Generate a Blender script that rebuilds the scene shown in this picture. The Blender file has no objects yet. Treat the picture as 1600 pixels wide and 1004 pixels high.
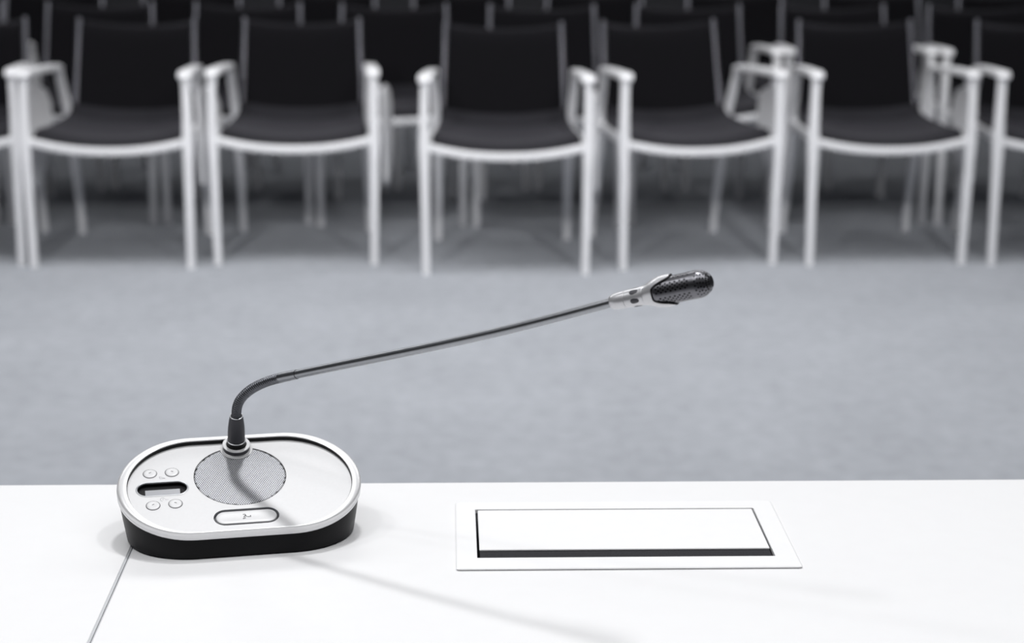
import bpy, bmesh, math, random
from mathutils import Vector, Matrix
PI = math.pi
S = bpy.context.scene
COL = S.collection
random.seed(4)

# ------------------------------------------------------------------ camera
H = 1.42
F_PX = 3000.0
R = ((0.999431, -0.002795, 0.033623), (-0.033311, -0.239965, 0.97021), (0.005357, -0.970777, -0.239922))
cam_d = bpy.data.cameras.new('camera')
cam = bpy.data.objects.new('camera', cam_d)
COL.objects.link(cam)
M = Matrix(((R[0][0], -R[0][1], -R[0][2], 0), (R[1][0], -R[1][1], -R[1][2], 0), (R[2][0], -R[2][1], -R[2][2], H), (0, 0, 0, 1)))
cam.matrix_world = M
cam_d.sensor_width = 36.0
cam_d.lens = F_PX / 1600 * 36
cam_d.clip_start = 0.05
cam_d.dof.use_dof = True
cam_d.dof.focus_distance = 1.70
cam_d.dof.aperture_fstop = 5.6
S.camera = cam

# ------------------------------------------------------------------ world, lights, exposure
S.view_settings.view_transform = 'Standard'
S.view_settings.look = 'None'
S.view_settings.gamma = 1.0
S.view_settings.use_curve_mapping = False
S.view_settings.exposure = 0.0
w = bpy.data.worlds.new('world'); S.world = w; w.use_nodes = True
w.node_tree.nodes['Background'].inputs[0].default_value = (0.8, 0.86, 1.0, 1)
w.node_tree.nodes['Background'].inputs[1].default_value = 0.02

def area(name, loc, sx, sy, watts, target=None, spread=180, color=(1, 1, 1)):
    d = bpy.data.lights.new(name, 'AREA'); d.shape = 'RECTANGLE'; d.size = sx; d.size_y = sy
    d.energy = watts; d.color = color; d.spread = math.radians(spread)
    o = bpy.data.objects.new(name, d); COL.objects.link(o); o.location = loc
    if target:
        o.rotation_euler = (Vector(target) - Vector(loc)).to_track_quat('-Z', 'Y').to_euler()
    return o

CEIL = 3.4
# ceiling panels over the stage end, down to the first row
area('stage_panel_light', (0.0, 0.8, CEIL - .05), 5.0, 1.2, 40)
area('front_panel_light', (0.0, 5.6, CEIL - .05), 7.0, 1.4, 150)
# long panel over the aisle behind the third row
area('aisle_panel_light', (0.0, 10.0, CEIL - .05), 9.0, .4, 18, target=(0, 8.6, 0), spread=90)
# added fill lamps without a known source, brightening the front-row chair legs
area('added_chair_fill', (-1.6, 1.0, CEIL - .12), .35, .35, 9, target=(-.8, 6.6, .2), spread=50)
area('added_chair_fill', (1.6, 1.0, CEIL - .12), .35, .35, 9, target=(.8, 6.6, .2), spread=50)
# downlights over the table
area('downlight', (-.08, 2.38, CEIL - .06), .20, .20, 24)
area('downlight', (.70, 1.78, CEIL - .06), .20, .20, 12)
area('downlight', (-1.75, 1.78, CEIL - .06), .20, .20, 9)
area('downlight', (-1.10, 1.10, CEIL - .06), .20, .20, 9)

# ------------------------------------------------------------------ materials
def mat(name, col, rough=.5, metal=0.0, spec=.5, noise=None, bump=None, coat=0.0):
    """noise = (scale, amount) colour grain, bump = (scale, strength) relief, both in object space"""
    m = bpy.data.materials.new(name); m.use_nodes = True
    nt = m.node_tree; b = nt.nodes['Principled BSDF']
    b.inputs['Base Color'].default_value = (*col, 1); b.inputs['Roughness'].default_value = rough
    b.inputs['Metallic'].default_value = metal; b.inputs['Specular IOR Level'].default_value = spec
    b.inputs['Coat Weight'].default_value = coat
    tc = nt.nodes.new('ShaderNodeTexCoord')
    if noise:
        n = nt.nodes.new('ShaderNodeTexNoise'); n.inputs['Scale'].default_value = noise[0]; n.inputs['Detail'].default_value = 4
        r = nt.nodes.new('ShaderNodeMapRange')
        r.inputs['From Min'].default_value = .3; r.inputs['From Max'].default_value = .7
        r.inputs['To Min'].default_value = 1 - noise[1]; r.inputs['To Max'].default_value = 1 + noise[1]
        mx = nt.nodes.new('ShaderNodeVectorMath'); mx.operation = 'SCALE'; mx.inputs[0].default_value = col
        nt.links.new(tc.outputs['Object'], n.inputs['Vector']); nt.links.new(n.outputs['Fac'], r.inputs['Value'])
        nt.links.new(r.outputs['Result'], mx.inputs['Scale']); nt.links.new(mx.outputs['Vector'], b.inputs['Base Color'])
    if bump:
        n2 = nt.nodes.new('ShaderNodeTexNoise'); n2.inputs['Scale'].default_value = bump[0]; n2.inputs['Detail'].default_value = 2
        bp = nt.nodes.new('ShaderNodeBump'); bp.inputs['Strength'].default_value = bump[1]; bp.inputs['Distance'].default_value = .001
        nt.links.new(tc.outputs['Object'], n2.inputs['Vector']); nt.links.new(n2.outputs['Fac'], bp.inputs['Height'])
        nt.links.new(bp.outputs['Normal'], b.inputs['Normal'])
    return m

def carpet_mat():
    m = bpy.data.materials.new('grey_carpet'); m.use_nodes = True
    nt = m.node_tree; b = nt.nodes['Principled BSDF']; b.inputs['Roughness'].default_value = .95
    b.inputs['Specular IOR Level'].default_value = .1
    tc = nt.nodes.new('ShaderNodeTexCoord')
    def nz(scale, detail, stretch=(1, 1, 1)):
        mp = nt.nodes.new('ShaderNodeMapping'); mp.inputs['Scale'].default_value = stretch
        n = nt.nodes.new('ShaderNodeTexNoise'); n.inputs['Scale'].default_value = scale; n.inputs['Detail'].default_value = detail
        nt.links.new(tc.outputs['Object'], mp.inputs['Vector']); nt.links.new(mp.outputs['Vector'], n.inputs['Vector'])
        return n.outputs['Fac']
    def math_(op, a, bb):
        n = nt.nodes.new('ShaderNodeMath'); n.operation = op
        for i, x in enumerate((a, bb)):
            if isinstance(x, (int, float)): n.inputs[i].default_value = x
            else: nt.links.new(x, n.inputs[i])
        return n.outputs[0]
    f = math_('ADD', math_('MULTIPLY', nz(22, 5), .5), math_('ADD', math_('MULTIPLY', nz(3.2, 3), .25), math_('MULTIPLY', nz(260, 2), .25)))
    cr = nt.nodes.new('ShaderNodeValToRGB')
    cr.color_ramp.elements[0].position = .34; cr.color_ramp.elements[0].color = (.32, .334, .364, 1)
    cr.color_ramp.elements[1].position = .66; cr.color_ramp.elements[1].color = (.425, .443, .48, 1)
    nt.links.new(f, cr.inputs['Fac']); nt.links.new(cr.outputs['Color'], b.inputs['Base Color'])
    bp = nt.nodes.new('ShaderNodeBump'); bp.inputs['Strength'].default_value = .4; bp.inputs['Distance'].default_value = .004
    nt.links.new(nz(300, 2), bp.inputs['Height']); nt.links.new(bp.outputs['Normal'], b.inputs['Normal'])
    return m

MT = dict(
    carpet=carpet_mat(),
    ceiling=mat('white_ceiling', (.55, .55, .56), .9, noise=(8, .02)),
    wall=mat('dark_wall_panel', (.05, .05, .058), .7, noise=(3, .1)),
    laminate=mat('white_laminate', (.82, .82, .83), .38, spec=.4, noise=(40, .006)),
    edge=mat('table_edge_band', (.62, .63, .65), .5, noise=(60, .02)),
    boxwhite=mat('white_coated_metal', (.88, .88, .89), .32, spec=.45, noise=(60, .006)),
    boxin=mat('box_inner_grey', (.42, .43, .46), .5, noise=(60, .03)),
    brush=mat('black_brush', (.012, .012, .016), .9, noise=(900, .5), bump=(1500, .6)),
    silver=mat('satin_silver_plastic', (.64, .64, .65), .46, metal=.2, noise=(300, .012), bump=(2500, .03)),
    rimsilver=mat('satin_silver_rim', (.88, .88, .89), .36, metal=.4, noise=(300, .012)),
    silver2=mat('silver_plastic_dark', (.50, .51, .53), .35, metal=.5, noise=(300, .02)),
    black=mat('black_plastic', (.006, .006, .007), .40, spec=.18, bump=(900, .05)),
    rubber=mat('dark_rubber', (.045, .045, .055), .42, spec=.5, bump=(700, .05)),
    flex=mat('dark_flex_metal', (.13, .135, .15), .33, metal=.85, noise=(200, .1)),
    stem=mat('brushed_steel', (.31, .32, .34), .33, metal=1.0, noise=(120, .04)),
    head=mat('satin_silver_head', (.64, .64, .66), .30, metal=.55, noise=(300, .02)),
    screen=mat('gunmetal_windscreen', (.17, .17, .185), .30, metal=.9, noise=(300, .04)),
    grille=mat('grille_metal', (.52, .53, .56), .40, metal=.5, noise=(400, .03)),
    void=mat('matt_black', (.006, .006, .008), .8, noise=(100, .2)),
    display=mat('grey_display', (.36, .37, .40), .25, spec=.6, noise=(80, .04)),
    ink=mat('dark_print', (.03, .03, .04), .5, noise=(500, .1)),
    inkgrey=mat('grey_print', (.30, .30, .33), .5, noise=(500, .1)),
    frame=mat('white_chair_frame', (.82, .82, .845), .38, spec=.5, noise=(20, .02)),
    post=mat('grey_steel_post', (.11, .11, .125), .34, metal=.9, noise=(30, .08)),
    cushion=mat('black_seat_fabric', (.016, .0155, .019), .75, spec=.15, noise=(500, .2), bump=(900, .3)),
    seat=mat('black_upholstery', (.0058, .0056, .0068), .8, spec=.04, noise=(500, .2), bump=(900, .3)),
    tablet=mat('white_tablet', (.76, .76, .78), .45, noise=(20, .015)),
)

for k_, sw in (('seat', .40), ('cushion', .22)):      # woven cloth sheen
    b_ = MT[k_].node_tree.nodes['Principled BSDF']
    b_.inputs['Sheen Weight'].default_value = sw; b_.inputs['Sheen Roughness'].default_value = .35
    b_.inputs['Sheen Tint'].default_value = (.9, .88, 1, 1)

# ------------------------------------------------------------------ helpers
def link(name, bm, m, parent=None, smooth=True, angle=40):
    me = bpy.data.meshes.new(name)
    bmesh.ops.recalc_face_normals(bm, faces=bm.faces)
    bm.to_mesh(me); bm.free()
    me.materials.append(m)
    if smooth:
        me.polygons.foreach_set('use_smooth', [True] * len(me.polygons))
        me.set_sharp_from_angle(angle=math.radians(angle))
    o = bpy.data.objects.new(name, me); COL.objects.link(o)
    if parent: o.parent = parent
    return o

def empty(name, loc, rz=0):
    o = bpy.data.objects.new(name, None); COL.objects.link(o); o.location = loc; o.rotation_euler = (0, 0, rz)
    o.empty_display_size = .05
    return o

def tag(o, label, cat, group=None):
    o['label'] = label; o['category'] = cat
    if group: o['group'] = group
    return o

def box(bm, x0, x1, y0, y1, z0, z1, bevel=0, seg=2):
    r = bmesh.ops.create_cube(bm, size=1)
    vs = r['verts']
    for v in vs:
        v.co = Vector((x0 if v.co.x < 0 else x1, y0 if v.co.y < 0 else y1, z0 if v.co.z < 0 else z1))
    if bevel:
        es = list({e for v in vs for e in v.link_edges})
        bmesh.ops.bevel(bm, geom=es, offset=bevel, segments=seg, profile=.5, affect='EDGES')

def frames(pts):
    """parallel-transport frames along a polyline"""
    pts = [Vector(p) for p in pts]; n = len(pts); out = []
    for i in range(n):
        t = (pts[min(i + 1, n - 1)] - pts[max(i - 1, 0)]).normalized()
        if i == 0:
            a = Vector((0, 0, 1)) if abs(t.z) < .9 else Vector((1, 0, 0))
            nx = (a - t * a.dot(t)).normalized()
        else:
            nx = (nx - t * nx.dot(t)).normalized()
        out.append((pts[i], t, nx, t.cross(nx)))
    return out

def tube(bm, pts, rad, seg=16, cap=True):
    """round sweep; rad is a number or a list"""
    fr = frames(pts); rings = []
    for i, (p, t, a, b) in enumerate(fr):
        r = rad[i] if isinstance(rad, (list, tuple)) else rad
        rings.append([bm.verts.new(p + a * (r * math.cos(2 * PI * k / seg)) + b * (r * math.sin(2 * PI * k / seg))) for k in range(seg)])
    for q, s in zip(rings, rings[1:]):
        for k in range(seg):
            bm.faces.new((q[k], q[(k + 1) % seg], s[(k + 1) % seg], s[k]))
    if cap:
        bm.faces.new(rings[0][::-1]); bm.faces.new(rings[-1])

def bar(bm, pts, sizes, xaxis=(1, 0, 0), chamfer=.22, corner=6):
    """flat-bar sweep with rounded-rectangle section; sizes = list of (width along xaxis, depth)"""
    pts = [Vector(p) for p in pts]; n = len(pts); rings = []
    for i in range(n):
        t = (pts[min(i + 1, n - 1)] - pts[max(i - 1, 0)]).normalized()
        x = Vector(xaxis); x = (x - t * x.dot(t)).normalized(); y = t.cross(x)
        w_, d_ = sizes[i] if isinstance(sizes, list) else sizes
        c = min(w_, d_) * chamfer
        sec = []
        for sx, sy, a0 in ((1, 1, 0), (-1, 1, 90), (-1, -1, 180), (1, -1, 270)):
            for k in (0, 45, 90):
                a = math.radians(a0 + k)
                sec.append((sx * (w_ / 2 - c) + c * math.cos(a), sy * (d_ / 2 - c) + c * math.sin(a)))
        rings.append([bm.verts.new(pts[i] + x * sx + y * sy) for sx, sy in sec])
    m_ = len(rings[0])
    for q, s in zip(rings, rings[1:]):
        for k in range(m_):
            bm.faces.new((q[k], q[(k + 1) % m_], s[(k + 1) % m_], s[k]))
    bm.faces.new(rings[0][::-1]); bm.faces.new(rings[-1])

def lathe(bm, prof, seg=40, base=Vector((0, 0, 0)), axis=Vector((0, 0, 1)), ref=None):
    """revolve [(r, t)] about axis through base"""
    axis = Vector(axis).normalized()
    ref = Vector(ref) if ref else (Vector((1, 0, 0)) if abs(axis.x) < .9 else Vector((0, 1, 0)))
    a = (ref - axis * ref.dot(axis)).normalized(); b = axis.cross(a)
    rings = []
    for r, t in prof:
        if r < 1e-7:
            rings.append([bm.verts.new(base + axis * t)])
        else:
            rings.append([bm.verts.new(base + axis * t + a * (r * math.cos(2 * PI * k / seg)) + b * (r * math.sin(2 * PI * k / seg))) for k in range(seg)])
    for q, s in zip(rings, rings[1:]):
        for k in range(seg):
            k2 = (k + 1) % seg
            f = [q[k % len(q)], q[k2 % len(q)], s[k2 % len(s)], s[k % len(s)]]
            g = []
            for v in f:
                if v not in g: g.append(v)
            if len(g) > 2: bm.faces.new(g)

def stadium(hs, r, cx=0, cy=0, n=28):
    """closed outline of a stadium: straight half-length hs, radius r"""
    out = []
    for i in range(n + 1):
        a = -PI / 2 + PI * i / n; out.append((cx + hs + r * math.cos(a), cy + r * math.sin(a)))
    for i in range(n + 1):
        a = PI / 2 + PI * i / n; out.append((cx - hs + r * math.cos(a), cy + r * math.sin(a)))
    return out

def loft(bm, rings, close=False, cap0=False, cap1=False):
    vr = [[bm.verts.new(p) for p in r] for r in rings]
    pairs = list(zip(vr, vr[1:])) + ([(vr[-1], vr[0])] if close else [])
    m_ = len(vr[0])
    for q, s in pairs:
        for k in range(m_):
            bm.faces.new((q[k], q[(k + 1) % m_], s[(k + 1) % m_], s[k]))
    if cap0: bm.faces.new(vr[0][::-1])
    if cap1: bm.faces.new(vr[-1])
    return vr

def plate(bm, outer, holes, z0, z1):
    """flat solid with holes, outlines in XY"""
    def lp(o, z): return [bm.verts.new((x, y, z)) for x, y in o]
    for z in (z0, z1):
        es = []
        for o in [outer] + holes:
            vs = lp(o, z)
            es += [bm.edges.new((vs[i], vs[(i + 1) % len(vs)])) for i in range(len(vs))]
        bmesh.ops.triangle_fill(bm, use_beauty=True, use_dissolve=False, edges=es)
    for o in [outer] + holes:
        a = lp(o, z0); b = lp(o, z1)
        for i in range(len(a)):
            j = (i + 1) % len(a); bm.faces.new((a[i], a[j], b[j], b[i]))
    bmesh.ops.remove_doubles(bm, verts=bm.verts, dist=1e-7)

def struct(name, bm, m):
    o = link(name, bm, m, smooth=False); o['kind'] = 'structure'; return o

# ------------------------------------------------------------------ room shell
X0, X1, Y0, Y1 = -7.0, 7.0, -4.0, 12.6
b = bmesh.new(); box(b, X0, X1, Y0, Y1, -.1, 0); struct('floor', b, MT['carpet'])
b = bmesh.new(); box(b, X0, X1, Y0, Y1, CEIL, CEIL + .1); struct('ceiling', b, MT['ceiling'])
b = bmesh.new(); box(b, X0 - .1, X0, Y0, Y1, 0, CEIL); struct('wall_left', b, MT['wall'])
b = bmesh.new(); box(b, X1, X1 + .1, Y0, Y1, 0, CEIL); struct('wall_right', b, MT['wall'])
b = bmesh.new(); box(b, X0, X1, Y1, Y1 + .1, 0, CEIL); struct('wall_back', b, MT['wall'])
b = bmesh.new(); box(b, X0, X1, Y0 - .1, Y0, 0, CEIL); struct('wall_front', b, MT['wall'])

# ------------------------------------------------------------------ tables
T = .80
TY0, TY1 = 1.10, 1.8353
SEAM = -.2872
BX0, BX1, BY0, BY1 = .0071, .3147, 1.5915, 1.7690          # cable box outer frame
OX0, OX1, OY0, OY1 = .0262, .2945, 1.6185, 1.7480          # its opening
def table(name, x0, x1, label, hole=None):
    t = empty(name, ((x0 + x1) / 2, (TY0 + TY1) / 2, 0)); tag(t, label, 'table')
    ox, oy = t.location.x, t.location.y
    bm = bmesh.new(); c = .0017
    rect = lambda e: [(x0 - ox + e, TY0 - oy + e), (x1 - ox - e, TY0 - oy + e), (x1 - ox - e, TY1 - oy - e), (x0 - ox + e, TY1 - oy - e)]
    hl = [[(hole[0] - ox, hole[2] - oy), (hole[1] - ox, hole[2] - oy), (hole[1] - ox, hole[3] - oy), (hole[0] - ox, hole[3] - oy)]] if hole else []
    plate(bm, rect(c), hl, T - .003, T)
    link('tabletop', bm, MT['laminate'], t, smooth=False)
    bm = bmesh.new()
    loft(bm, [[(x, y, T - .0002) for x, y in rect(c + .0001)], [(x, y, T - .0016) for x, y in rect(0)], [(x, y, T - .0245) for x, y in rect(0)], [(x, y, T - .0255) for x, y in rect(c)],
              [(x, y, T - .0255) for x, y in rect(.02)], [(x, y, T - .0035) for x, y in rect(.02)]])
    link('edge_band', bm, MT['edge'], t, smooth=False)
    bm = bmesh.new(); plate(bm, rect(.0205), hl, T - .0255, T - .0032); link('core_board', bm, MT['laminate'], t, smooth=False)
    for sx in (x0 + .12, x1 - .12):
        for sy in (TY0 + .08, TY1 - .08):
            bm = bmesh.new(); box(bm, sx - ox - .025, sx - ox + .025, sy - oy - .025, sy - oy + .025, 0, T - .0256, .003)
            link('leg', bm, MT['edge'], t)
    return t
table('conference_table', SEAM + .0004, 1.45, 'white laminate table top carrying the microphone unit and the cable flap, right of the joint', hole=(OX0 - .004, OX1 + .004, OY0 - .004, OY1 + .004))
table('conference_table', -1.80, SEAM - .0004, 'bare white laminate table top left of the thin joint line')

# cable access box set into the right-hand table
t = empty('cable_access_box', ((BX0 + BX1) / 2, (BY0 + BY1) / 2, T)); tag(t, 'white rectangular cable flap with thin frame set flush into the white table top', 'cable box')
ox, oy = t.location.x, t.location.y
def rrect(x0, x1, y0, y1, r, n=5):
    o = []
    for cx, cy, a0 in ((x1 - r, y1 - r, 0), (x0 + r, y1 - r, 90), (x0 + r, y0 + r, 180), (x1 - r, y0 + r, 270)):
        for k in range(n + 1):
            a = math.radians(a0 + 90 * k / n); o.append((cx + r * math.cos(a), cy + r * math.sin(a)))
    return o
def outl(x0, x1, y0, y1, r): return rrect(x0 - ox, x1 - ox, y0 - oy, y1 - oy, r)
bm = bmesh.new()
def ring_(e_out, z):
    return [(x, y, z) for x, y in outl(BX0 + e_out, BX1 - e_out, BY0 + e_out, BY1 - e_out, .003)]
def ringi(e, z):
    return [(x, y, z) for x, y in outl(OX0 - e, OX1 + e, OY0 - e, OY1 + e, .0012)]
loft(bm, [ring_(.0008, .0003), ring_(0, .0008), ring_(0, .0014), ring_(.0006, .0019), ring_(.0014, .0021), ringi(.0005, .0021), ringi(0, .0017), ringi(0, -.002), ringi(.0012, -.002), ringi(.0012, .0003)], close=True)
link('frame', bm, MT['boxwhite'], t, smooth=False)
bm = bmesh.new()
loft(bm, [ringi(.0009, .0002), ringi(.0009, -.06), ringi(.0025, -.06), ringi(.0025, .0002)], close=True)
link('inner_wall', bm, MT['boxin'], t, smooth=False)
bm = bmesh.new(); box(bm, OX0 - ox + .0002, OX1 - ox - .0002, OY0 - oy + .0002, OY1 - oy - .0002, -.06, -.057); link('tray_floor', bm, MT['void'], t, smooth=False)
bm = bmesh.new()
lid = [(OX0 - ox + .0018, .1265 - .0), ]
L0, L1, LY0, LY1 = OX0 - ox + .0022, OX1 - ox - .0018, 1.6385 - oy, OY1 - oy - .0032
loft(bm, [[(x, y, .0008) for x, y in rrect(L0, L1, LY0, LY1, .001)], [(x, y, .0016) for x, y in rrect(L0, L1, LY0, LY1, .001)],
          [(x, y, .0022) for x, y in rrect(L0 + .0006, L1 - .0006, LY0 + .0006, LY1 - .0006, .001)]], cap0=True, cap1=True)
link('lid', bm, MT['boxwhite'], t, angle=30)
bm = bmesh.new(); box(bm, L0 + .0003, L1 - .0003, OY0 - oy + .0012, LY0 + .001, -.030, .0006, .0004, 1); link('brush_strip', bm, MT['brush'], t)

# ------------------------------------------------------------------ delegate microphone unit
TAU, PSI = math.radians(20.5), math.radians(10.5)
O = Vector((-0.19313847, 1.70058679, T + .052))
unit = empty('microphone_unit', (O.x, O.y, T), PSI)
tag(unit, 'silver and black gooseneck microphone unit with round speaker grille on white table', 'microphone')
# tilted panel frame in the unit's own coordinates (mm -> m): P(u, v, n)
ct, st = math.cos(TAU), math.sin(TAU)
TM = Matrix(((1, 0, 0, 0), (0, ct, -st, 0), (0, st, ct, .052), (0, 0, 0, 1)))
def P(u, v, n=0): return TM @ Vector((u * .001, v * .001, n * .001))
def panel_part(name, bm, m, parent=None, smooth=True, angle=40):
    """bm built in mm in the panel's (u, v, n)"""
    bmesh.ops.transform(bm, matrix=TM @ Matrix.Scale(.001, 4), verts=bm.verts)
    return link(name, bm, m, parent or unit, smooth, angle)
CV, HS = -8.0, 43.5
def srings(prof, hs=HS, cv=CV, n=40):
    return [[(x, y, z) for x, y in stadium(hs, r, 0, cv, n)] for r, z in prof]

# black wedge body down to the table
bm = bmesh.new()
def body_ring(f, dr=0):
    top = [TM @ Vector((x * .001, y * .001, -.0078)) for x, y in stadium(HS, 67.2, 0, CV, 40)]
    bot = [Vector((x * .001, y * .001, 0)) for x, y in stadium(HS, 60 + dr, 0, -9.5, 40)]
    return [a.lerp(c_, f) for a, c_ in zip(top, bot)]
def body_flat(z, dr): return [Vector((x * .001, y * .001, z)) for x, y in stadium(HS, 60 + dr, 0, -9.5, 40)]
loft(bm, [body_ring(0), body_ring(.5, .6), body_ring(.93, .4), body_flat(.0006, -.8), body_flat(.0004, -4)], cap0=True, cap1=True)
link('body', bm, MT['black'], unit, angle=35)
# silver rim: stands proud of the panel at the back, runs out level at the front
IN = stadium(39.5, 63.5, 0, -11.5, 40); OUT = stadium(HS, 68.5, 0, CV, 40)
def crest(v): return .5 + 4.8 * max(0, min(1, (v + 76) / 135))
def rim_ring(f, g, n0):
    """f: 0 inner edge .. 1 outer edge, height g * crest + n0"""
    return [(xi + (xo - xi) * f, yi + (yo - yi) * f, g * crest(yi + (yo - yi) * f) + n0) for (xi, yi), (xo, yo) in zip(IN, OUT)]
bm = bmesh.new()
loft(bm, [rim_ring(0, 0, -1), rim_ring(0, .86, 0), rim_ring(.06, .96, 0), rim_ring(.22, 1, 0), rim_ring(.5, .93, -.05), rim_ring(.75, .68, -.15), rim_ring(.9, .32, -.4), rim_ring(.98, 0, -1.2), rim_ring(1, 0, -3.6), rim_ring(.99, 0, -4.2),
          rim_ring(.95, 0, -4.4), rim_ring(.95, 0, -4.8), rim_ring(.985, 0, -5.0), rim_ring(.98, 0, -7.4), rim_ring(.9, 0, -7.8), rim_ring(0, 0, -7.8)], close=True)
rim = panel_part('rim', bm, MT['rimsilver'], angle=50)
# black gasket on the inside of the rim
bm = bmesh.new()
GK = stadium(39.5, 63.1, 0, -11.5, 40)
def gk_ring(o, g, n0): return [(x, y, g * max(0, crest(y) - .9) + n0) for x, y in o]
loft(bm, [gk_ring(stadium(39.5, 63.55, 0, -11.5, 40), 0, -1), gk_ring(stadium(39.5, 63.55, 0, -11.5, 40), .95, .05), gk_ring(GK, .9, .05), gk_ring(GK, 0, -1)], close=True); panel_part('gasket', bm, MT['black'])
# top panel with its openings
GC, GR = (.8, 1.7), 42.6
SL = (-71.0, -10.3)          # display slot
BA = (1.6, -57.0)            # talk button
circ = lambda c, r, n=64: [(c[0] + r * math.cos(2 * PI * k / n), c[1] + r * math.sin(2 * PI * k / n)) for k in range(n)]
bm = bmesh.new()
plate(bm, stadium(39.5, 63.45, 0, -11.5, 40), [circ(GC, GR), stadium(13.4, 9.3, *SL, 14), stadium(18.6, 11.0, *BA, 14)], -5, 0)
panel_part('top_panel', bm, MT['silver'], smooth=False)

# speaker grille: perforated sheet over a black cone
bm = bmesh.new()
pit = 2.05; hr = .74
ny = int(2 * GR / (pit * .866)) + 2
SOC = (.7, 42.0)
for j in range(-ny // 2, ny // 2 + 1):
    for i in range(-30, 31):
        cx = GC[0] + pit * (i + .5 * (j % 2)); cy = GC[1] + pit * .866 * j
        if math.hypot(cx - GC[0], cy - GC[1]) > GR - 1.2: continue
        if math.hypot(cx - SOC[0], cy - SOC[1]) < 14.6: continue
        ho, hi = [], []
        for k in range(6):
            a = math.radians(30 + 60 * k)
            ho.append(bm.verts.new((cx + pit / 1.732 * math.cos(a), cy + pit / 1.732 * math.sin(a), -.5)))
            hi.append(bm.verts.new((cx + hr * math.cos(a), cy + hr * math.sin(a), -.5)))
        for k in range(6):
            bm.faces.new((ho[k], ho[(k + 1) % 6], hi[(k + 1) % 6], hi[k]))
bmesh.ops.remove_doubles(bm, verts=bm.verts, dist=.01)
for f in bm.faces: f.normal_update()
g = panel_part('speaker_grille', bm, MT['grille'], smooth=False)
bm = bmesh.new()
loft(bm, [[(x, y, -.2) for x, y in circ(GC, GR - .05)], [(x, y, -.2) for x, y in circ(GC, GR - .55)], [(x, y, -.6) for x, y in circ(GC, GR - .7)], [(x, y, -.6) for x, y in circ(GC, GR - .05)]], close=True)
panel_part('grille_edge', bm, MT['black'], g)
bm = bmesh.new(); bm.faces.new([bm.verts.new((x, y, -2.2)) for x, y in circ(GC, GR - .1)]); panel_part('speaker_cone', bm, MT['void'], g, smooth=False)
# collar the sheet wraps round the socket
bm = bmesh.new(); loft(bm, [[(x, y, z) for x, y in circ(SOC, r, 48)] for r, z in ((15.2, -.6), (15.2, .15), (14.0, .3), (12.0, .3), (12.0, -.6))], close=True)
panel_part('socket_base', bm, MT['silver'])

# display slot: sunk tray with lip and grey display strip
bm = bmesh.new(); loft(bm, srings([(9.2, -.1), (9.2, -4.6), (9.9, -4.6), (9.9, -.1)], 13.4, 0, 14), close=True)
bmesh.ops.translate(bm, vec=(SL[0], SL[1], 0), verts=bm.verts)
tray = panel_part('display_tray', bm, MT['black'])
bm = bmesh.new(); bm.faces.new([bm.verts.new((x, y, -4.4)) for x, y in stadium(13.4, 9.25, *SL, 14)]); panel_part('tray_floor', bm, MT['void'], tray, smooth=False)
bm = bmesh.new(); loft(bm, srings([(9.0, -1.0), (9.2, .25), (9.7, .5), (10.6, .25), (10.8, -.2)], 13.4, 0, 14)); bmesh.ops.translate(bm, vec=(SL[0], SL[1], 0), verts=bm.verts)
panel_part('slot_lip', bm, MT['silver2'], tray)
bm = bmesh.new(); box(bm, -15.5, 16.0, -4.2, 4.2, -.4, .4, .15, 1)
bmesh.ops.transform(bm, matrix=Matrix.Translation((SL[0], SL[1] - 3.6, -2.6)) @ Matrix.Rotation(math.radians(12), 4, 'X'), verts=bm.verts)
panel_part('display', bm, MT['display'], tray)

# four round buttons with a printed tick
for k, (bu, bv, ang) in enumerate(((-81, 12.4, 25), (-61, 12.6, -20), (-80.3, -33.7, 25), (-60.3, -33.0, -20))):
    bm = bmesh.new(); lathe(bm, [(6.55, .02), (6.55, .12), (6.0, .14), (5.95, .04)], 32, Vector((bu, bv, 0))); 
    rg = panel_part('button_gap', bm, MT['ink'])
    bm = bmesh.new(); lathe(bm, [(5.95, 0), (5.95, .35), (5.5, .65), (4.4, .8), (2.4, .68), (0, .55)], 32, Vector((bu, bv, 0)))
    bt = panel_part('button', bm, MT['silver']); rg.parent = bt
    rg.name = 'button_gap'
    bm = bmesh.new(); box(bm, -1.1, 1.1, -.28, .28, .6, .75)
    bmesh.ops.transform(bm, matrix=Matrix.Translation((bu + .1, bv + .9, 0)) @ Matrix.Rotation(math.radians(ang), 4, 'Z'), verts=bm.verts)
    panel_part('tick_mark', bm, MT['ink'], bt, smooth=False)

# printed symbols between the buttons: a volume wedge, and a listening ear with waves
def strokes(bm, segs, wdt, z=.03, h=.05):
    for (xa, ya), (xb, yb) in segs:
        d = Vector((xb - xa, yb - ya, 0)); n_ = Vector((-d.y, d.x, 0)).normalized() * (wdt / 2)
        a_, b_ = Vector((xa, ya, z)), Vector((xb, yb, z))
        lo = [bm.verts.new(v) for v in (a_ - n_, b_ - n_, b_ + n_, a_ + n_)]
        hi = [bm.verts.new(v.co + Vector((0, 0, h))) for v in lo]
        bm.faces.new(hi); bm.faces.new(lo[::-1])
        for k in range(4): bm.faces.new((lo[k], lo[(k + 1) % 4], hi[(k + 1) % 4], hi[k]))
bm = bmesh.new(); sx, sy = -70.6, 5.6
strokes(bm, [((sx - 2.2, sy + 1.7), (sx + 3.2, sy - 1.2)), ((sx + 3.2, sy - 1.2), (sx - 1.8, sy - 1.5)), ((sx - 1.8, sy - 1.5), (sx - 2.2, sy + 1.7))], .38)
panel_part('volume_symbol', bm, MT['inkgrey'], smooth=False)
bm = bmesh.new(); sx, sy = -70.0, -25.8
arc = [(sx - 1.5 + 2.0 * math.cos(a), sy + 2.5 * math.sin(a)) for a in [math.radians(x) for x in range(20, 300, 35)]]
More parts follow.
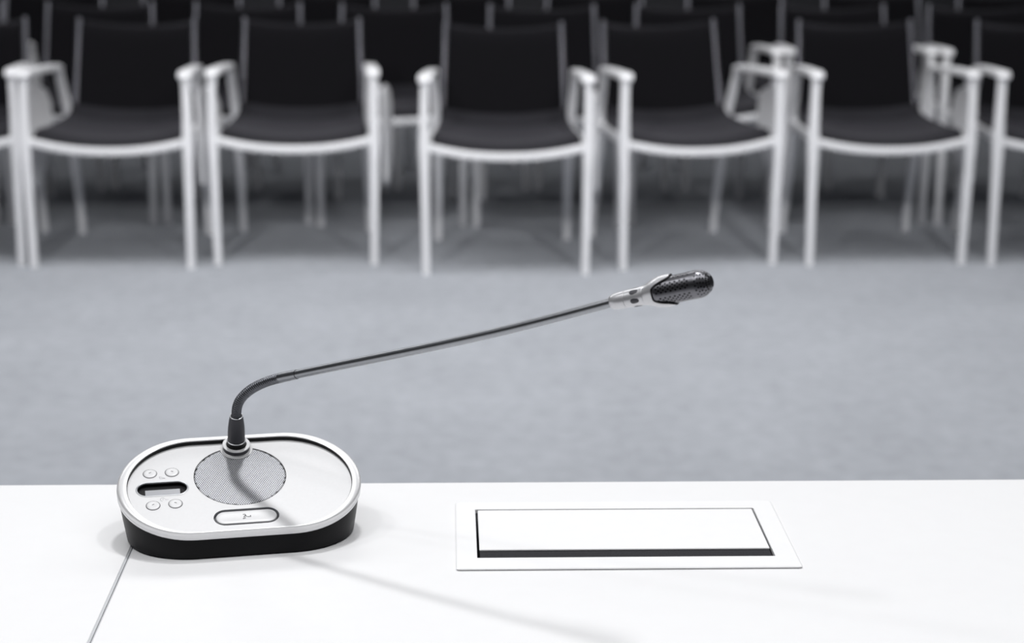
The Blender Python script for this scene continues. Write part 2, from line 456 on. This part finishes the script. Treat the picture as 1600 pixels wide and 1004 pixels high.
strokes(bm, list(zip(arc, arc[1:])) + [((sx - 1.6, sy + .6), (sx - .6, sy - 1.0)), ((sx + 1.2, sy + .6), (sx + 1.6, sy - 1.4)), ((sx + 2.4, sy + .2), (sx + 2.7, sy - 1.0)), ((sx + 3.5, sy - .1), (sx + 3.7, sy - .8))], .38)
panel_part('listen_symbol', bm, MT['inkgrey'], smooth=False)

# talk button: recessed groove, pill-shaped key, speaking-head dots
bm = bmesh.new(); loft(bm, srings([(10.9, -.1), (10.9, -3.2), (11.4, -3.2), (11.4, -.1)], 18.6, 0, 14), close=True)
bmesh.ops.translate(bm, vec=(BA[0], BA[1], 0), verts=bm.verts); panel_part('talk_button_groove', bm, MT['silver2'])
bm = bmesh.new(); bm.faces.new([bm.verts.new((x, y, -3.0)) for x, y in stadium(18.6, 10.95, *BA, 14)]); panel_part('groove_floor', bm, MT['rubber'], smooth=False)
bm = bmesh.new(); loft(bm, srings([(8.5, -3.0), (8.5, -.5), (8.2, .1), (7.4, .4), (5.0, .3), (2.0, .15)], 18.9, 0, 14), cap1=True)
bmesh.ops.translate(bm, vec=(BA[0], BA[1] - .5, 0), verts=bm.verts); tb = panel_part('talk_button', bm, MT['silver'])
bm = bmesh.new(); sx, sy = BA[0] - 1.0, BA[1] - .5
def dot(x, y, s=.36):
    strokes(bm, [((x - s, y), (x + s, y))], s * 2, z=.25, h=.25)
for dx, dy in ((-1.6, 3.0), (-.5, 3.2), (.2, 2.3), (.1, 1.2), (-.7, .5), (.8, .4), (-1.3, -.6), (-.3, -2.0), (-1.3, -2.6), (-2.1, -2.8), (2.2, -.4), (3.4, -.5), (4.6, -.4), (4.6, .6)):
    dot(sx + dx, sy + dy)
panel_part('talk_symbol', bm, MT['ink'], tb, smooth=False)

# socket ring, plug and boot of the gooseneck
SB = Vector((SOC[0], SOC[1], 0))
bm = bmesh.new(); lathe(bm, [(13.5, .2), (13.5, .8), (12.9, 1.1), (12.2, 1.1)], 48, SB); panel_part('socket_flange', bm, MT['silver'])
bm = bmesh.new(); lathe(bm, [(12.5, 1.0), (12.5, 5.2)], 48, SB); panel_part('socket_gap', bm, MT['rubber'])
bm = bmesh.new(); lathe(bm, [(12.4, 4.9), (12.9, 5.1), (13.0, 5.6), (12.7, 5.9), (9.6, 6.0), (9.4, 3.0)], 48, SB); panel_part('socket_ring', bm, MT['silver'])
bm = bmesh.new(); lathe(bm, [(8.9, 2.0), (8.9, 10.9), (8.6, 11.2), (8.2, 11.2)], 48, SB); panel_part('plug', bm, MT['black'])
bm = bmesh.new(); lathe(bm, [(8.95, 10.7), (9.0, 11.1), (8.6, 11.4), (8.1, 11.4)], 48, SB); panel_part('plug_collar', bm, MT['silver2'])
bm = bmesh.new(); lathe(bm, [(8.0, 11.0), (8.1, 15), (8.0, 20), (7.7, 26), (7.1, 32), (6.4, 37), (6.1, 39), (5.7, 39.4), (5.0, 39.2), (4.6, 37)], 48, SB); panel_part('boot', bm, MT['rubber'])
bm = bmesh.new(); lathe(bm, [(6.2, 38.7), (6.15, 39.3), (5.5, 39.55), (5.1, 39.2)], 48, SB); panel_part('boot_lip', bm, MT['silver2'])

# gooseneck path in world space
UW = Matrix.Translation((O.x, O.y, T)) @ Matrix.Rotation(PSI, 4, 'Z'); UI = UW.inverted()
base_n = [UW @ P(SOC[0], SOC[1], n_) for n_ in (34, 39, 43)]
way = base_n + [Vector(p) for p in ((-0.1956, 1.7187, 0.9151), (-0.1928, 1.7156, 0.9216), (-0.1881, 1.7121, 0.9275), (-0.1823, 1.7079, 0.9335), (-0.1746, 1.7027, 0.9392),
       (-0.1671, 1.6977, 0.9437), (-0.1595, 1.6927, 0.9475), (-0.1527, 1.6880, 0.9503), (-0.1361, 1.6767, 0.9568), (-0.1140, 1.6616, 0.9654), (-0.0902, 1.6454, 0.9746),
       (-0.0440, 1.6144, 0.9920), (-0.0216, 1.5997, 1.0005), (0.0221, 1.5728, 1.0171), (0.0434, 1.5600, 1.0253), (0.0850, 1.5371, 1.0420), (0.1003, 1.5290, 1.0484), (0.1329, 1.5129, 1.0616))]
# smooth, resample
def catmull(ps, n=24):
    out = []
    for i in range(len(ps) - 1):
        p0, p1, p2, p3 = ps[max(i - 1, 0)], ps[i], ps[i + 1], ps[min(i + 2, len(ps) - 1)]
        for k in range(n):
            t_ = k / n
            out.append(.5 * ((2 * p1) + (p2 - p0) * t_ + (2 * p0 - 5 * p1 + 4 * p2 - p3) * t_ ** 2 + (3 * p1 - p0 - 3 * p2 + p3) * t_ ** 3))
    out.append(ps[-1]); return out
for _ in range(2):
    way = [way[0]] + [(way[i - 1] + way[i] * 4 + way[i + 1]) / 6 for i in range(1, len(way) - 1)] + [way[-1]]
dense = catmull(way)
cum = [0]
for a_, c_ in zip(dense, dense[1:]): cum.append(cum[-1] + (c_ - a_).length)
def path_at(s):
    import bisect
    i = min(max(bisect.bisect(cum, s) - 1, 0), len(dense) - 2)
    f = (s - cum[i]) / max(cum[i + 1] - cum[i], 1e-9)
    return dense[i].lerp(dense[i + 1], f)
def s_near(p): return cum[min(range(len(dense)), key=lambda i: (dense[i] - Vector(p)).length)]
s0 = .001; s_sl0 = s_near((-0.1527, 1.6880, 0.9503)); s_sl1 = s_near((-0.1361, 1.6767, 0.9568)); s_end = cum[-1]
def sweep(name, sa, sb, rf, step, m, seg=20, parent=None, cap=True):
    n_ = max(3, int((sb - sa) / step)); ss = [sa + (sb - sa) * i / n_ for i in range(n_ + 1)]
    bm = bmesh.new(); tube(bm, [UI @ path_at(s) for s in ss], [rf(s) for s in ss], seg, cap)
    return link(name, bm, m, parent or unit, angle=60)
PITCH = .00235
sweep('flexible_neck', s0, s_sl0 + .001, lambda s: .0039 + .0008 * abs(math.sin(PI * (s - s0) / PITCH)) ** .6, PITCH / 8, MT['flex'])
sweep('neck_sleeve', s_sl0, s_sl1 - .0003, lambda s: .0046 - .0003 * max(0, (s - s_sl0) / (s_sl1 - s_sl0) - .6) / .4, .001, MT['stem'], 28)
sweep('sleeve_gap', s_sl1 - .0004, s_sl1 + .0003, lambda s: .0039, .0002, MT['void'], 24)
sweep('stem', s_sl1 + .0002, s_end, lambda s: .0040, .004, MT['stem'], 28)

# ---- microphone head: neck cup, slotted neck, two-lobed cradle, perforated windscreen
hb = path_at(s_end); ha = (Vector((0.20953455, 1.47337349, 1.08812445)) - hb).normalized()
HBu = UI @ hb; HAu = (UI.to_3x3() @ ha).normalized()
up = Vector((0, 0, 1)); up = (up - HAu * up.dot(HAu)).normalized(); sd = HAu.cross(up)      # sd: towards the far side
to_cam = (UI @ Vector((0, 0, H))) - HBu; to_cam = (to_cam - HAu * to_cam.dot(HAu)).normalized()
K = .0902 / 98.0          # head built on a 98 mm length
def hp(r, th, t_): return HBu + (HAu * t_ + (up * math.cos(th) + sd * math.sin(th)) * r) * (K)
near = math.atan2(to_cam.dot(sd), to_cam.dot(up))          # angle of the side facing the camera
# the neck is one lathe with four slot windows punched as dark inlays
bm = bmesh.new(); lathe(bm, [(4.3 * K, -.6 * K), (5.6 * K, 0), (6.7 * K, 2.2 * K), (7.3 * K, 5.5 * K), (7.6 * K, 9 * K), (7.75 * K, 14.6 * K), (7.4 * K, 14.9 * K), (7.4 * K, 15.2 * K)], 40, HBu, HAu)
head = link('head_cup', bm, MT['head'], unit)
bm = bmesh.new(); lathe(bm, [(7.4 * K, 15.0 * K), (7.8 * K, 15.3 * K), (8.1 * K, 22 * K), (8.4 * K, 30 * K), (8.9 * K, 33.4 * K), (8.7 * K, 33.7 * K), (8.7 * K, 34.1 * K)], 40, HBu, HAu)
neck = link('head_neck', bm, MT['head'], unit)
def patch(name, th0, t0, hth, ht, rr, m, parent):
    """pill-shaped inlay that follows the round neck"""
    bm = bmesh.new(); rings = []
    out = stadium(ht - hth * rr, hth * rr, 0, 0, 8)
    for q in (.0, .55, 1.0):
        rings.append([hp(rr + (.12 if q < 1 else -.1), th0 + y * q / rr, t0 + x * q) for x, y in out])
    vr = [[bm.verts.new(p) for p in r] for r in rings[1:]]
    c_ = bm.verts.new(hp(rr + .12, th0, t0)); n_ = len(out)
    for k in range(n_):
        bm.faces.new((c_, vr[0][k], vr[0][(k + 1) % n_])); bm.faces.new((vr[0][k], vr[0][(k + 1) % n_], vr[1][(k + 1) % n_], vr[1][k]))
    return link(name, bm, m, parent)
for k in range(6):
    patch('neck_slot', near + math.radians(22 + 60 * k), 26.6, .30, 5.0, 8.32, MT['rubber'], neck)
# cradle with wavy rim (lobes above and below, scooped at the near and far sides)
def edge_t(th):
    c2 = math.cos(2 * (th - near - PI / 2 - math.radians(6)))
    return 52.5 + 8.5 * max(-1, min(1, c2 * 1.4)) if False else 52.5 + 8.5 * math.sin(PI / 2 * max(-1, min(1, c2 * 1.25)))
NS = 96
def rcr(t_):
    tab = ((33.8, 8.95), (36, 9.5), (39, 10.6), (42, 11.9), (46, 13.3), (51, 14.3), (56, 14.3), (61, 13.9))
    for (a0, r0), (a1, r1) in zip(tab, tab[1:]):
        if t_ <= a1: return r0 + (r1 - r0) * max(0, t_ - a0) / (a1 - a0)
    return 13.3
bm = bmesh.new(); rings = []
for j in range(15):
    f = j / 14
    rings.append([hp(rcr(33.8 + (edge_t(2 * PI * k / NS) - 33.8) * f), 2 * PI * k / NS, 33.8 + (edge_t(2 * PI * k / NS) - 33.8) * f) for k in range(NS)])
for j in range(14, -1, -1):
    f = j / 14
    rings.append([hp(rcr(33.8 + (edge_t(2 * PI * k / NS) - 33.8) * f) - .85, 2 * PI * k / NS, 33.8 + (edge_t(2 * PI * k / NS) - 33.8) * f) for k in range(NS)])
loft(bm, rings, close=True)
link('cradle', bm, MT['head'], unit, angle=35)
# black sheet inside the cradle, standing in for shade in the windscreen gap
bm = bmesh.new(); rings = []
for j in range(9):
    f = j / 8
    rings.append([hp(rcr(38 + (edge_t(2 * PI * k / NS) - .35 - 38) * f) - .95, 2 * PI * k / NS, 38 + (edge_t(2 * PI * k / NS) - .35 - 38) * f) for k in range(NS)])
rings.append([hp(12.0, 2 * PI * k / NS, edge_t(2 * PI * k / NS) - 1.6) for k in range(NS)])
loft(bm, rings)
link('cradle_gap_shade', bm, MT['void'], unit)
# windscreen: lathe surface of cells, each with an eight-sided hole where the metal is perforated
def wr(t_):
    if t_ < 46: return 8.6 + 3.3 * (t_ - 40) / 6
    if t_ < 82: return 11.9 + .35 * math.sin((t_ - 46) / 36 * PI / 2)
    q = min(1, (t_ - 82) / 16); return 12.25 * math.sqrt(max(0, 1 - q ** 2.3)) 
NR = 42; ROWH = 2 * PI / NR; CL = 4.6
bm = bmesh.new(); cells = []
def arc_t(s):      # axial position from arc length, so cells stay square over the dome
    return s
def cellq(th, t0, t1, hole, hr_=1.12):
    rt = lambda x, y: hp(wr(t0 + (t1 - t0) * (x + 1) / 2), th + y * ROWH / 2, t0 + (t1 - t0) * (x + 1) / 2)
    sq = [(1, 0), (1, 1), (0, 1), (-1, 1), (-1, 0), (-1, -1), (0, -1), (1, -1)]
    o_ = [bm.verts.new(rt(x, y)) for x, y in sq]
    if not hole: bm.faces.new(o_); return
    rm = wr((t0 + t1) / 2); hx = 2 * hr_ / (t1 - t0); hy = 2 * hr_ / max(rm * ROWH, .3)
    hy = min(hy, .96); hx = min(hx, .9)
    i_ = []
    for k in range(8):
        a = PI / 4 * k; i_.append(bm.verts.new(rt(hx * math.cos(a), hy * math.sin(a))))
    for k in range(8):
        bm.faces.new((o_[k], o_[(k + 1) % 8], i_[(k + 1) % 8], i_[k]))
SUB = 2.3
for r_ in range(NR):
    th = near + math.radians(16) - ROWH + ROWH * (r_ + .5)
    grp = r_ % 7
    off = (r_ % 2) * SUB
    t_ = 41.0
    # strip before the first cell of an offset row
    if off: cellq(th, 41.0, 41.0 + off, False)
    t_ += off
    while t_ + CL < 84.5:
        perf = grp > 1 and t_ > edge_t(th) + 2.0
        # a cell is a 2.3 mm holed piece followed by a 2.3 mm plain piece
        cellq(th, t_, t_ + SUB, perf); cellq(th, t_ + SUB, t_ + CL, False); t_ += CL
    cellq(th, t_, 84.6, False)
# dome: rings of holes, fewer towards the tip
dome = [(84.6, 87.0, 36), (87.0, 89.4, 36), (89.4, 91.7, 36), (91.7, 93.8, 30), (93.8, 95.6, 24), (95.6, 97.0, 16)]
_R = ROWH
for t0, t1, n_ in dome:
    ROWH = 2 * PI / n_
    for k in range(n_):
        cellq(near + PI / 2 + math.radians(10) + ROWH * (k + .5), t0, t1, k % 2 == int(t0) % 2 or n_ < 25, .82)
ROWH = _R
tipv = bm.verts.new(hp(0, 0, 98.0)); rg = [bm.verts.new(hp(wr(97.0), 2 * PI * k / 24, 97.0)) for k in range(24)]
for k in range(24): bm.faces.new((tipv, rg[k], rg[(k + 1) % 24]))
bmesh.ops.remove_doubles(bm, verts=bm.verts, dist=2e-6)
ws = link('windscreen', bm, MT['screen'], unit, angle=50)
bm = bmesh.new(); lathe(bm, [(max(0, wr(t_) - 1.1) * K, (t_ - (1.0 if t_ > 90 else 0)) * K) for t_ in (41, 46, 50, 60, 70, 82, 85, 88, 91, 93, 95, 96.5, 98)], 32, HBu, HAu)
link('capsule', bm, MT['void'], ws)

# ------------------------------------------------------------------ chairs
ZS = .44          # height of the seat rail
AH = .668         # top of the arm
def make_chair():
    root = empty('armchair', (0, 0, 0))
    for s in (-1, 1):
        # front leg runs from the floor up to the arm
        bm = bmesh.new()
        bar(bm, [(s * .272, .004, 0), (s * .274, .002, .18), (s * .276, 0, .36), (s * .277, 0, .44), (s * .277, 0, .50), (s * .276, .002, .60), (s * .274, .006, AH - .010)],
            [(.024, .026), (.027, .030), (.032, .036), (.038, .040), (.032, .034), (.028, .032), (.030, .032)])
        link('leg', bm, MT['frame'], root)
        bm = bmesh.new()
        bar(bm, [(s * .274, -.016, AH - .012), (s * .274, -.010, AH - .004), (s * .273, .01, AH), (s * .262, .20, AH - .008), (s * .252, .36, AH - .018), (s * .250, .40, AH - .026)],
            [(.040, .016), (.046, .022), (.048, .024), (.044, .022), (.040, .022), (.036, .018)])
        link('armrest', bm, MT['frame'], root)
        bm = bmesh.new()
        bar(bm, [(s * .250, .392, AH - .026), (s * .248, .42, .58), (s * .244, .46, .50), (s * .240, .485, ZS)], [(.030, .026), (.028, .026), (.028, .026), (.032, .028)])
        link('arm_post', bm, MT['frame'], root)
        bm = bmesh.new()
        bar(bm, [(s * .236, .475, ZS + .01), (s * .236, .53, .25), (s * .238, .585, .08), (s * .239, .60, 0)], [(.034, .032), (.030, .030), (.026, .026), (.024, .024)])
        link('leg', bm, MT['frame'], root)
        bm = bmesh.new()
        bar(bm, [(s * .268, .01, ZS), (s * .255, .25, ZS - .004), (s * .240, .485, ZS - .008)], (.022, .030))
        link('side_rail', bm, MT['frame'], root)
        bm = bmesh.new()
        tube(bm, [(s * .224, .475, ZS - .01), (s * .219, .505, .52), (s * .213, .545, .67), (s * .210, .578, .795), (s * .2098, .5795, .803), (s * .2096, .5805, .807)], [.011, .011, .011, .011, .009, .004], 14)
        link('back_post', bm, MT['post'], root)
    # sagging front rail
    bm = bmesh.new()
    bar(bm, [(x * .272, -.004 - .012 * (1 - x * x), ZS - .034 * (1 - abs(x) ** 2.2)) for x in [i / 8 - 1 for i in range(17)]], (.020, .026), xaxis=(0, 1, 0))
    link('front_rail', bm, MT['frame'], root)
    # seat shell: dished, with rolled front edge
    bm = bmesh.new(); NX, NY = 17, 13
    def seat_pt(i, j, dz):
        x = (i / (NX - 1)) * 2 - 1; y = j / (NY - 1)
        hw = .252 - .026 * y
        sag = .036 * (1 - abs(x) ** 2.2)
        z = ZS + .038 - sag * (1 - .35 * y) - .012 * math.sin(PI * y) - .022 * max(0, 1 - y / .12) ** 2 + dz
        if y > .9: z += .03 * ((y - .9) / .1) ** 2
        return (x * hw, .002 + .475 * y - .012 * (1 - x * x) * (1 - y), z)
    top = [[bm.verts.new(seat_pt(i, j, 0)) for i in range(NX)] for j in range(NY)]
    bot = [[bm.verts.new(seat_pt(i, j, -.010)) for i in range(NX)] for j in range(NY)]
    for j in range(NY - 1):
        for i in range(NX - 1):
            bm.faces.new((top[j][i], top[j][i + 1], top[j + 1][i + 1], top[j + 1][i])); bm.faces.new((bot[j][i], bot[j + 1][i], bot[j + 1][i + 1], bot[j][i + 1]))
    for i in range(NX - 1):
        bm.faces.new((top[0][i], bot[0][i], bot[0][i + 1], top[0][i + 1])); bm.faces.new((top[-1][i], top[-1][i + 1], bot[-1][i + 1], bot[-1][i]))
    for j in range(NY - 1):
        bm.faces.new((top[j][0], top[j + 1][0], bot[j + 1][0], bot[j][0])); bm.faces.new((top[j][-1], bot[j][-1], bot[j + 1][-1], top[j + 1][-1]))
    link('seat', bm, MT['cushion'], root, angle=50)
    bm = bmesh.new()
    top = [[bm.verts.new(seat_pt(i, j, -.0105)) for i in range(NX)] for j in range(NY)]
    bot = [[bm.verts.new(seat_pt(i, j, -.030)) for i in range(NX)] for j in range(NY)]
    for j in range(NY - 1):
        for i in range(NX - 1):
            bm.faces.new((top[j][i], top[j][i + 1], top[j + 1][i + 1], top[j + 1][i])); bm.faces.new((bot[j][i], bot[j + 1][i], bot[j + 1][i + 1], bot[j][i + 1]))
    for a_ in (0, -1):
        for i in range(NX - 1): bm.faces.new((top[a_][i], bot[a_][i], bot[a_][i + 1], top[a_][i + 1]))
        for j in range(NY - 1): bm.faces.new((top[j][a_], top[j + 1][a_], bot[j + 1][a_], bot[j][a_]))
    link('seat_shell', bm, MT['black'], root, angle=50)
    # curved backrest between the posts, top edge dips to the middle and is rolled back
    bm = bmesh.new(); NX, NY = 17, 13
    def back_pt(i, j, dy):
        x = (i / (NX - 1)) * 2 - 1; f = j / (NY - 1)
        z = .470 + (.350 - .022 * (1 - x * x)) * f
        yc = .488 + (z - .47) * .27 + .030 * (1 - x * x)
        roll = max(0, (f - .82) / .18)
        zr = .035 * math.sin(roll * PI / 2); yr = .055 * (1 - math.cos(roll * PI / 2))
        if roll: z = .470 + (.350 - .022 * (1 - x * x)) * .82 + zr; yc = .488 + (z - zr - .47) * .27 + .030 * (1 - x * x) + yr
        return (x * (.211 - .012 * f), yc + dy * (1 - roll), z + (.004 if dy > 0 else 0) * -roll)
    fr = [[bm.verts.new(back_pt(i, j, -.007)) for i in range(NX)] for j in range(NY)]
    bk = [[bm.verts.new(back_pt(i, j, .009)) for i in range(NX)] for j in range(NY)]
    for j in range(NY - 1):
        for i in range(NX - 1):
            bm.faces.new((fr[j][i], fr[j][i + 1], fr[j + 1][i + 1], fr[j + 1][i])); bm.faces.new((bk[j][i], bk[j + 1][i], bk[j + 1][i + 1], bk[j][i + 1]))
    for a_ in (0, -1):
        for i in range(NX - 1): bm.faces.new((fr[a_][i], fr[a_][i + 1], bk[a_][i + 1], bk[a_][i]))
        for j in range(NY - 1): bm.faces.new((fr[j][a_], fr[j + 1][a_], bk[j + 1][a_], bk[j][a_]))
    link('backrest', bm, MT['seat'], root, angle=50)
    # folded writing tablet hanging outside one arm
    bm = bmesh.new()
    poly = [(.05, .595), (.20, .605), (.31, .575), (.362, .52), (.366, .43), (.33, .37), (.20, .285), (.10, .262), (.06, .285)]
    for th_ in (0,):
        a_ = [bm.verts.new((.291 + y * .07 + .03 * (.62 - z), y, z)) for y, z in poly]; c_ = [bm.verts.new((.303 + y * .07 + .03 * (.62 - z), y, z)) for y, z in poly]
        bm.faces.new(a_); bm.faces.new(c_[::-1])
        for k in range(len(poly)): bm.faces.new((a_[k], a_[(k + 1) % len(poly)], c_[(k + 1) % len(poly)], c_[k]))
    bmesh.ops.bevel(bm, geom=bm.edges[:], offset=.002, segments=2, affect='EDGES')
    tb_ = link('writing_tablet', bm, MT['tablet'], root)
    bm = bmesh.new(); tube(bm, [(.274, .07, .645), (.282, .075, .63), (.292, .09, .60), (.298, .10, .57)], .008, 12)
    link('tablet_hinge', bm, MT['frame'], tb_)
    return root

proto = make_chair()
def copy_tree(o, parent=None):
    c = o.copy(); COL.objects.link(c); c.parent = parent
    for ch in o.children: copy_tree(ch, c)
    return c
first = [True]
def place(xl, yl, xr, yr, label, group):
    """chair whose two front feet stand at these floor points"""
    o = proto if first[0] else copy_tree(proto); first[0] = False
    o.location = ((xl + xr) / 2, (yl + yr) / 2, 0)
    o.rotation_euler = (0, 0, math.atan2(yr - yl, xr - xl))
    tag(o, label, 'chair', group)
    return o
FRONT = 'white-framed armchairs in the front row'
SECOND = 'white-framed armchairs in the second row'
row1 = [
    ((-2.022, 6.575, -1.477, 6.581), 'white-framed black armchair cut off by the left picture edge, in the front row'),
    ((-1.429, 6.545, -0.884, 6.521), 'black armchair with white frame, leftmost of the complete chairs in the front row'),
    ((-0.799, 6.582, -0.254, 6.588), 'front-row black armchair with white frame straight above the bent microphone neck'),
    ((-0.072, 6.421, 0.473, 6.416), 'front-row black armchair with white frame above the middle of the microphone stem, standing furthest forward'),
    ((0.607, 6.486, 1.145, 6.577), 'front-row white-framed armchair turned slightly sideways, directly behind the microphone head'),
    ((1.268, 6.544, 1.813, 6.570), 'white-framed black armchair, rightmost of the complete chairs in the front row'),
    ((1.916, 6.559, 2.461, 6.565), 'white-framed black armchair cut off by the right picture edge, in the front row'),
]
for f, lab in row1: place(*f, lab, FRONT)
row2 = [
    (-2.010, 7.34, 'second-row armchair behind the front chair cut off at the left edge'),
    (-1.404, 7.336, 'second-row black armchair behind the gap left of the leftmost complete front chair'),
    (-0.806, 7.333, 'second-row black armchair behind the gap between the first and second complete front chairs'),
    (-0.212, 7.278, 'second-row black armchair showing in the wide gap left of the furthest-forward front chair'),
    (0.386, 7.261, 'second-row black armchair behind the gap left of the sideways-turned front chair'),
    (0.983, 7.297, 'second-row armchair whose white arm rises behind the sideways-turned front chair'),
    (1.580, 7.319, 'second-row black armchair behind the rightmost complete front chair'),
    (2.185, 7.303, 'second-row black armchair behind the front chair cut off at the right edge'),
]
for x, y, lab in row2: place(x - .272, y, x + .272, y, lab, SECOND)
ORD = ('first', 'second', 'third', 'fourth', 'fifth', 'sixth', 'seventh', 'eighth', 'ninth')
for k, x in enumerate((-1.735, -1.13, -.53, .065, .66, 1.29, 1.905, 2.51)):
    place(x - .272, 8.08, x + .272, 8.08, 'black armchair, ' + ORD[k] + ' from the left in the mostly hidden third row', 'armchairs in the third row')
